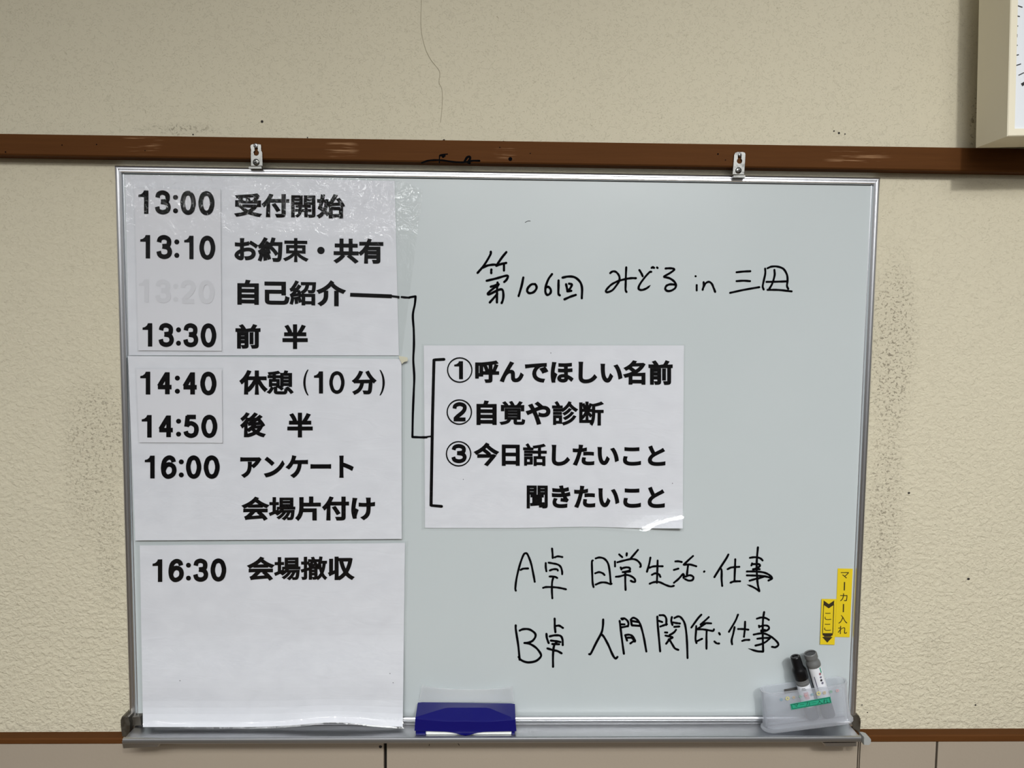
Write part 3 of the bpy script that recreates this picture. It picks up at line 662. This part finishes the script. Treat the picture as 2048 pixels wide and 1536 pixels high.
# ---------------------------------------------------------------- yellow label tapes
def label_tape(label, pts, y, draw):
    P = [at(1620+a*.11723, 1120+b*.11723, y) for a, b in pts]
    mb = MB(); mb.prism(P, [p+Vector((0, .0006, 0)) for p in P]); draw(mb, crop(1620, 1120, .11723, y-.0003))
    o = mb.build('label_tape', [YELLOW, YINK]); o['label'] = label; o['category'] = 'label'; o['group'] = 'yellow label tapes'; return o
def drawA(mb, C):
    put_text(mb, 'マ', rect(527, 207, 667, 315), C, .004, mi=1); put_text(mb, 'カ', rect(512, 570, 640, 702), C, .004, mi=1)
    put_text(mb, '入', rect(483, 938, 637, 1085), C, .0, mi=1); put_text(mb, 'れ', rect(475, 1125, 632, 1262), C, .004, mi=1)
    ribbon(mb, [(590, 375), (585, 520)], 20, C, 1, smooth=False, caps=False); ribbon(mb, [(572, 750), (568, 890)], 20, C, 1, smooth=False, caps=False)
def drawB(mb, C):
    for pl in ([(232, 690), (320, 752), (320, 826), (232, 765)], [(320, 752), (415, 690), (408, 765), (320, 826)], [(212, 1248), (390, 1248), (388, 1284), (362, 1296), (240, 1296), (214, 1284)], [(240, 1296), (362, 1296), (360, 1310), (242, 1310)], [(208, 1312), (385, 1315), (295, 1410)]):
        mb.add([C(*p) for p in pl], [range(len(pl))], 1)
    ribbon(mb, [(233, 755), (214, 1252)], 11, C, 1, smooth=False, caps=False); ribbon(mb, [(407, 755), (389, 1252)], 11, C, 1, smooth=False, caps=False)
    put_text(mb, 'こ', rect(250, 902, 362, 1022), C, -.004, mi=1); put_text(mb, 'こ', rect(243, 1090, 357, 1207), C, -.004, mi=1)
label_tape('taller yellow label tape with vertical black text at the whiteboard right edge', [(475, 145), (730, 150), (676, 1318), (428, 1312)], YS-.0010, drawA)
label_tape('shorter yellow label tape with black down arrow, lower left of the taller tape', [(200, 665), (452, 668), (420, 1447), (172, 1440)], YS-.0024, drawB)

# ---------------------------------------------------------------- eraser
NAVY = mat('navy_blue_plastic', (5, 4, 92), .3); _t = NT(NAVY); _t.bump(_t.noise(_t.pos(), 700, 2), .0002, .3)
FELT = mat('white_felt', (232, 234, 230), .9)
E = crop(760, 1340, .17578, 0)
def ep(x, y, d): return at(760+x*.17578, 1340+y*.17578, d)
er = thing('whiteboard_eraser', (at(931, 1474, -.04).x, -.04, zl), 'navy blue whiteboard eraser standing in the marker tray with clear film behind', 'eraser')
yb, yr, yf = -.0215, -.0360, -.0545
mb = MB()
N = 24
back = [ep(430+(1535-430)*i/N, 366+14*i/N+(6 if i in (0, N) else 0), yb) for i in range(N+1)]
def ridge_pt(i):
    u = i/N
    x = 405+(1540-405)*u
    yy = 428 if .31 < u < .73 else (535-(535-428)*u/.31 if u <= .31 else 428+(555-428)*(u-.73)/.27)
    d = yr if .31 < u < .73 else (yf+(yr-yf)*u/.31 if u <= .31 else yr+(yf-yr)*(u-.73)/.27)
    return ep(x, yy, d)
ridge = [ridge_pt(i) for i in range(N+1)]
front = [ep(402+(1540-402)*i/N, 545+34*math.sin(math.pi*min(1, i/N*1.0))**.8*(1-.25*math.exp(-((i/N-.5)/.12)**2))+12*i/N, yf-.0012) for i in range(N+1)]
f2 = [ep(402+(1540-402)*i/N, 553+34*math.sin(math.pi*min(1, i/N*1.0))**.8*(1-.25*math.exp(-((i/N-.5)/.12)**2))+12*i/N, yf-.0020) for i in range(N+1)]
skirt = [ep(392+(1552-392)*i/N, 692+10*math.sin(math.pi*i/N)+42*math.exp(-((i/N-.5)/.10)**2)+4*i/N, yf-.0030) for i in range(N+1)]
sk2 = [p+Vector((0, .004, 0)) for p in skirt]
bb = [Vector((p.x, -.0264, p.z)) for p in sk2]
rows = [back, ridge, front, f2, skirt, sk2, bb]
for a, b in zip(rows, rows[1:]+rows[:1]):
    for i in range(N): mb.quad(a[i], a[i+1], b[i+1], b[i])
mb.add([r[0] for r in rows], [range(7)]); mb.add([r[-1] for r in rows], [range(7)])
mb.build('body', NAVY, er, smooth=True, weld=True, sharp=11)
mb = MB(); z1 = at(931, 1459, yf).z
xa, xb = ep(400, 700, yf).x+.0008, ep(1540, 700, yf).x-.0008
mb.box((xa, yf+.0002, zl+.0001), (ep(520, 730, yf).x, -.0264, z1), 0, .0008); mb.build('side_foot', NAVY, er)
mb = MB(); mb.box((ep(1497, 730, yf).x, yf+.0002, zl+.0001), (xb, -.0264, z1), 0, .0008); mb.build('side_foot', NAVY, er)
mb = MB(); mb.box((ep(520, 730, yf).x, yf+.0015, zl+.0001), (ep(1497, 730, yf).x, -.0264, z1+.004), 0, .0012); mb.build('felt_pad', FELT, er)
g = []
for j in range(13):
    row = []
    for i in range(25):
        u, v = i/24, j/12
        x = (478+(1508-478)*u)*(1-v)+(440+(1530-440)*u)*v
        y = (170+44*math.sin(math.pi*u)**.6+10*u)*(1-v)+366*v
        d = -.0185-.011*(1-v)**1.3*abs(2*u-1)**2.2
        row.append(ep(x, y, d))
    g.append(row)
mb = MB(); grid_mesh(mb, g, .00025); mb.build('clear_flap', FLAP, er, smooth=True)

# ---------------------------------------------------------------- marker holder and markers
def plastic_mat(name, amt, tint):
    m = bpy.data.materials.new(name); m.use_nodes = True; t = NT(m); nt = m.node_tree; bs = nt.nodes['Principled BSDF']
    bs.inputs['Base Color'].default_value = (*tint, 1); bs.inputs['Roughness'].default_value = .22
    tl = t.n('BsdfTranslucent'); tl.inputs[0].default_value = (*tint, 1); m1 = t.n('MixShader'); m1.inputs[0].default_value = .4
    t.l(bs.outputs[0], m1.inputs[1]); t.l(tl.outputs[0], m1.inputs[2])
    tr = t.n('BsdfTransparent'); tr.inputs[0].default_value = (.97, .975, .985, 1)
    ms = t.n('MixShader'); lw = t.n('LayerWeight'); lw.inputs[0].default_value = .5; t.l(t.math('SUBTRACT', amt, t.math('MULTIPLY', t.math('POWER', lw.outputs['Facing'], 1.6), .6)), ms.inputs[0]); t.l(m1.outputs[0], ms.inputs[1]); t.l(tr.outputs[0], ms.inputs[2])
    t.l(ms.outputs[0], nt.nodes['Material Output'].inputs[0]); return m
FROST = plastic_mat('frosted_clear_plastic', .79, (.72, .74, .78))
K = crop(1500, 1260, .15625, 0)
def kp(x, y, d): return at(1500+x*.15625, 1260+y*.15625, d)
yF, yB = -.0560, -.0262
a = math.radians(7.2); XA = Vector((math.cos(a), 0, math.sin(a))); ZA = Vector((-math.sin(a), 0, math.cos(a)))
bl, brr = kp(215, 1335, yF), kp(1345, 1215, yF)
org = (bl+brr)/2; org.y = 0; org.z += .0012
WID = (brr-bl).dot(XA); HGT = (kp(720, 762, yF)-org).dot(ZA)
def section(grow, infl):
    hw = WID/2*grow; f, bk = yF+infl, yB-infl; rf, rb = .016, .012; pts = []
    for cx, cy, a0, rr in ((hw-infl-rf, f+rf, 270, rf), (hw-infl-rb, bk-rb, 0, rb), (-(hw-infl-rb), bk-rb, 90, rb), (-(hw-infl-rf), f+rf, 180, rf)):
        for k in range(7):
            w_ = math.radians(a0+90*k/6); pts.append((cx+rr*math.cos(w_), cy+rr*math.sin(w_)))
    return pts
def cupring(h, grow=1.0, infl=0.0): return [org+XA*x+ZA*h+Vector((0, y, 0)) for x, y in section(grow, infl)]
hold = thing('marker_holder', org+Vector((0, (yF+yB)/2, 0)), 'tilted frosted plastic marker holder with a green label at the whiteboard corner', 'pen holder')
mb = MB()
rings = [cupring(.0024, .985, .003), cupring(.0006, 1.005, .001), cupring(.0, 1.015), cupring(.0014, 1.028, -.0008), cupring(.0040, 1.028, -.0008), cupring(.0056, 1.005, .0004), cupring(.02, .990, .0008), cupring(HGT-.003, .978, .0008), cupring(HGT-.0022, .982, 0), cupring(HGT, .982, 0), cupring(HGT, .978, .0022), cupring(.0045, .982, .0026)]
n = len(rings[0])
V = [p for r in rings for p in r]; Fs = [(j*n+i, j*n+(i+1) % n, (j+1)*n+(i+1) % n, (j+1)*n+i) for j in range(len(rings)-1) for i in range(n)]
Fs += [tuple(range(n))[::-1], tuple(range((len(rings)-1)*n, len(rings)*n))]
mb.add(V, Fs); cup = mb.build('cup', FROST, hold, smooth=True)
LGREEN = mat('green_label_tape', (38, 150, 118), .45); LINK = mat('dark_green_ink', (8, 40, 34), .5)
mb = MB(); yl = yF-.0009
P = [kp(515, 950, yl), kp(1028, 855, yl), kp(1045, 932, yl), kp(532, 1022, yl)]; mb.prism(P, [p+Vector((0, .0006, 0)) for p in P])
C = lambda x, y: kp(x, y, yl-.0003)
put_text(mb, 'マーカー入れ', [(555, 945), (1000, 880), (1004, 930), (566, 992)], C, -.006, mi=1)
for p, q in (((530, 955), (1020, 866)), ((1020, 866), (1030, 926)), ((1030, 926), (543, 1008)), ((543, 1008), (530, 955))): ribbon(mb, [p, q], 5, C, 1, smooth=False)
mb.build('label_sticker', [LGREEN, LINK], hold)
bc = {'b': (120, 150, 166), 'y': (192, 186, 130), 'o': (186, 166, 134), 'g': (126, 164, 146), 'p': (190, 152, 154)}
BM = {k: mat('bead_print_'+n_, v, .5) for (k, v), n_ in zip(bc.items(), ('blue', 'yellow', 'orange', 'green', 'pink'))}
order = list(BM); mb = MB()
for x, y, r_, k in ((402, 890, 18, 'b'), (480, 875, 25, 'y'), (560, 862, 17, 'o'), (645, 852, 16, 'g'), (716, 838, 18, 'p'), (796, 825, 16, 'b'), (878, 812, 28, 'y'), (955, 803, 20, 'o'), (1036, 790, 18, 'g'), (1118, 775, 20, 'p')):
    ribbon(mb, circle(x, y, r_*.72, n=16), r_*.55, C, order.index(k), smooth=False, caps=False)
for i in range(20):
    u = i/19; 
    if i % 2: mb.disc(C(420+680*u, 888-112*u), .0006, 8, 3)
mb.build('bead_print', [BM[k] for k in order], hold)
mb = MB(); P = [kp(440, 765, yB-.003), kp(600, 735, yB-.003), kp(603, 790, yB-.003), kp(443, 815, yB-.003)]; mb.prism(P, [p+Vector((0, .002, 0)) for p in P]); mb.build('magnet_strip', mat('dark_rubber', (62, 60, 58), .7), hold)

BLK = mat('black_plastic', (10, 10, 12), .3, spec=.3); GRY = mat('grey_plastic_plug', (96, 97, 96), .4); WLB = mat('white_label', (214, 216, 220), .45); DGR = mat('dark_grey_ink_barrel', (62, 66, 76), .3)
def marker(name, p0, p1, label, spec):
    root = thing(name, p0, label, 'marker', 'markers in the holder'); ax = (p1-p0); out = []
    for nm, m, prof in spec:
        mb = MB(); mb.lathe(p0, p1, prof, 32); out.append(mb.build(nm, m, root, smooth=True))
    return root, ax
p0, p1 = kp(805, 1122, -.0408), kp(577, 335, -.0425)
R = .0106
mroot, ax = marker('board_marker', p0, p1, 'board marker with black cap upward in the frosted holder', [
    ('barrel', DGR, [(0, R*.8), (.015, R), (.22, R), (.22, R*.98), (.575, R*.98)]),
    ('label_wrap', WLB, [(.225, R*1.01), (.56, R*1.01)]),
    ('collar', GRY, [(.56, R*1.0), (.57, R*1.03), (.60, R*1.03), (.605, R*.97), (.62, R*.97), (.625, R*1.02), (.645, R*1.0)]),
    ('cap', BLK, [(.645, R*1.03), (.66, R*1.07), (.78, R*1.07), (.805, R*.98), (.84, R*.80), (.985, R*.76), (.995, R*.72), (1.0, R*.66), (.9995, R*.45), (.985, R*.40)])])
PINK = mat('pink_label_square', (196, 150, 156), .5)
q0, q1 = kp(1010, 1102, -.0408), kp(768, 292, -.0425)
R2 = .0110
m2, ax2 = marker('board_marker', q0, q1, 'board marker with grey end plug upward, right of the black-capped one', [
    ('cap', DGR, [(0, R2*.7), (.02, R2*.98), (.27, R2*.98), (.29, R2*1.03), (.30, R2*1.03)]),
    ('barrel', WLB, [(.30, R2*.98), (.80, R2*.98)]),
    ('end_plug', GRY, [(.80, R2*1.0), (.81, R2*1.06), (.86, R2*1.04), (.885, R2*.90), (.915, R2*.84), (.925, R2*.88), (.93, R2*.97), (.992, R2*.95), (1.0, R2*.88), (1.0, R2*.80), (.985, R2*.76)]),
    ('dark_plug_disc', BLK, [(.9835, R2*.745), (.988, R2*.745)])])
def on_barrel(root, name, q0, ax, rad, items, mats_):
    """Printed marks wrapped on a barrel: (along, angle, shape)."""
    t_ = ax.normalized(); toward = (cam.location-q0); toward = (toward-t_*toward.dot(t_)).normalized(); side = toward.cross(t_)
    mp = lambda s_, w_: q0+t_*s_+(toward*math.cos(w_)+side*math.sin(w_))*rad
    mb = MB()
    for kind, s0, s1_, w0, w1, mi in items:
        if kind == 'rect':
            N_ = 8
            for i in range(N_):
                wa, wb_ = w0+(w1-w0)*i/N_, w0+(w1-w0)*(i+1)/N_; mb.quad(mp(s0, wa), mp(s0, wb_), mp(s1_, wb_), mp(s1_, wa), mi)
        else:
            mb.add([mp(s0+s1_*math.cos(2*math.pi*k/14), w0+s1_/rad*math.sin(2*math.pi*k/14)) for k in range(14)], [range(14)], mi)
    return mb.build(name, mats_, root)
L1 = ax.length; L2 = ax2.length
on_barrel(mroot, 'label_print', p0, ax, R*1.025, [('rect', L1*.36, L1*.47, -.35, .35, 0), ('rect', L1*.50, L1*.515, -.2, .5, 1), ('rect', L1*.525, L1*.535, -.1, .4, 1)], [PINK, GRY])
on_barrel(m2, 'label_print', q0, ax2, R2*1.0, [('rect', L2*.31, L2*.795, 1.0, 2.6, 0), ('circ', L2*.705, .0022, -.55, 0, 1), ('circ', L2*.655, .0020, -.50, 0, 2), ('circ', L2*.61, .0020, -.45, 0, 0), ('circ', L2*.565, .0021, -.5, 0, 2), ('rect', L2*.71, L2*.79, -.95, -.72, 3), ('rect', L2*.44, L2*.68, .35, .5, 2)],
          [mat('dark_label_band', (40, 40, 44), .4), mat('plum_print', (142, 96, 104), .5), mat('grey_print', (110, 108, 124), .5), mat('green_print', (60, 150, 124), .5)])

# ---------------------------------------------------------------- wall clock
PF, PB = -.1315, -.0580
fl = at(2016, 136, PF); fb = at(2040, 266.4, PF); ctr = at(2209, 69, PF+.003); HW = ctr.x-fl.x; HH = ctr.z-fb.z
ck = thing('wall_clock', (ctr.x, PB, ctr.z), 'square cream wall clock above the brown rail at upper right', 'clock')
CREAM = mat('cream_plastic', (226, 219, 196), .5, spec=.35); DIAL = mat('white_dial', (222, 226, 230), .4); TICK = mat('black_dial_print', (18, 18, 18), .5)
BZ = at(2029.5, 150, PF).x-fl.x
cx_, cz_ = ctr.x, ctr.z
mb = MB()
o_ = [(cx_-HW, cz_-HH), (cx_+HW, cz_-HH), (cx_+HW, cz_+HH), (cx_-HW, cz_+HH)]; i_ = [(cx_-HW+BZ, cz_-HH+BZ), (cx_+HW-BZ, cz_-HH+BZ), (cx_+HW-BZ, cz_+HH-BZ), (cx_-HW+BZ, cz_+HH-BZ)]
e = .0012
def rg(p, y, s=0): return [Vector((x+(s if x < cx_ else -s), y, z+(s if z < cz_ else -s))) for x, z in p]
rgs = [rg(o_, PB), rg(o_, PF+e), rg(o_, PF, e), rg(i_, PF), rg(i_, PF+.006)]
for A_, B_ in zip(rgs, rgs[1:]):
    for k in range(4): mb.quad(A_[k], A_[(k+1) % 4], B_[(k+1) % 4], B_[k])
mb.add(rgs[0], [range(4)]); mb.build('case', CREAM, ck)
mb = MB(); yd = PF+.0030
mb.prism(rg(i_, yd), rg(i_, yd+.001)); RI = (672*.2604)*PX*(DIST+yd)/DIST
for k in range(60):
    a_ = math.radians(6*k); L_ = .0085 if k % 5 else .0105; wd = .0007 if k % 5 else .0022
    if k == 15 or k == 45: L_ = .0085
    c_, s_ = math.cos(a_), math.sin(a_); u_ = Vector((c_, 0, s_)); v_ = Vector((-s_, 0, c_)); o0 = Vector((cx_, yd-.0004, cz_))
    mb.quad(o0+u_*RI-v_*wd, o0+u_*(RI+L_)-v_*wd, o0+u_*(RI+L_)+v_*wd, o0+u_*RI+v_*wd, 1)
mb.build('dial', [DIAL, TICK], ck)
for nm, ln, an, wd in (('hour_hand', .062, 62, .0045), ('minute_hand', .098, 20, .003)):
    a_ = math.radians(an); u_ = Vector((math.cos(a_), 0, math.sin(a_))); v_ = Vector((-u_.z, 0, u_.x)); o0 = Vector((cx_, yd-.0014, cz_))
    P = [o0-u_*.018-v_*wd, o0+u_*ln-v_*wd*.5, o0+u_*ln+v_*wd*.5, o0-u_*.018+v_*wd]; mb = MB(); mb.prism(P, [p+Vector((0, .0006, 0)) for p in P]); mb.build(nm, TICK, ck)
mb = MB(); mb.box((cx_-HW*.55, PB, cz_-HH*.55), (cx_+HW*.55, -.0122, cz_+HH*.55), 0, .003); mb.build('mounting_block', GRY, ck)

# children of parts are placed in world metres: bring every parent inverse in line with where the parent stands
bpy.context.view_layer.update()
def depth_of(o): return 0 if o.parent is None else 1+depth_of(o.parent)
for o in sorted([q for q in bpy.data.objects if q.parent], key=depth_of):
    bpy.context.view_layer.update()
    o.matrix_parent_inverse = o.parent.matrix_world.inverted()
bpy.context.view_layer.update()
ck.rotation_euler = (0, math.radians(-1.9), 0)            # hangs a little crooked
bpy.context.view_layer.update()
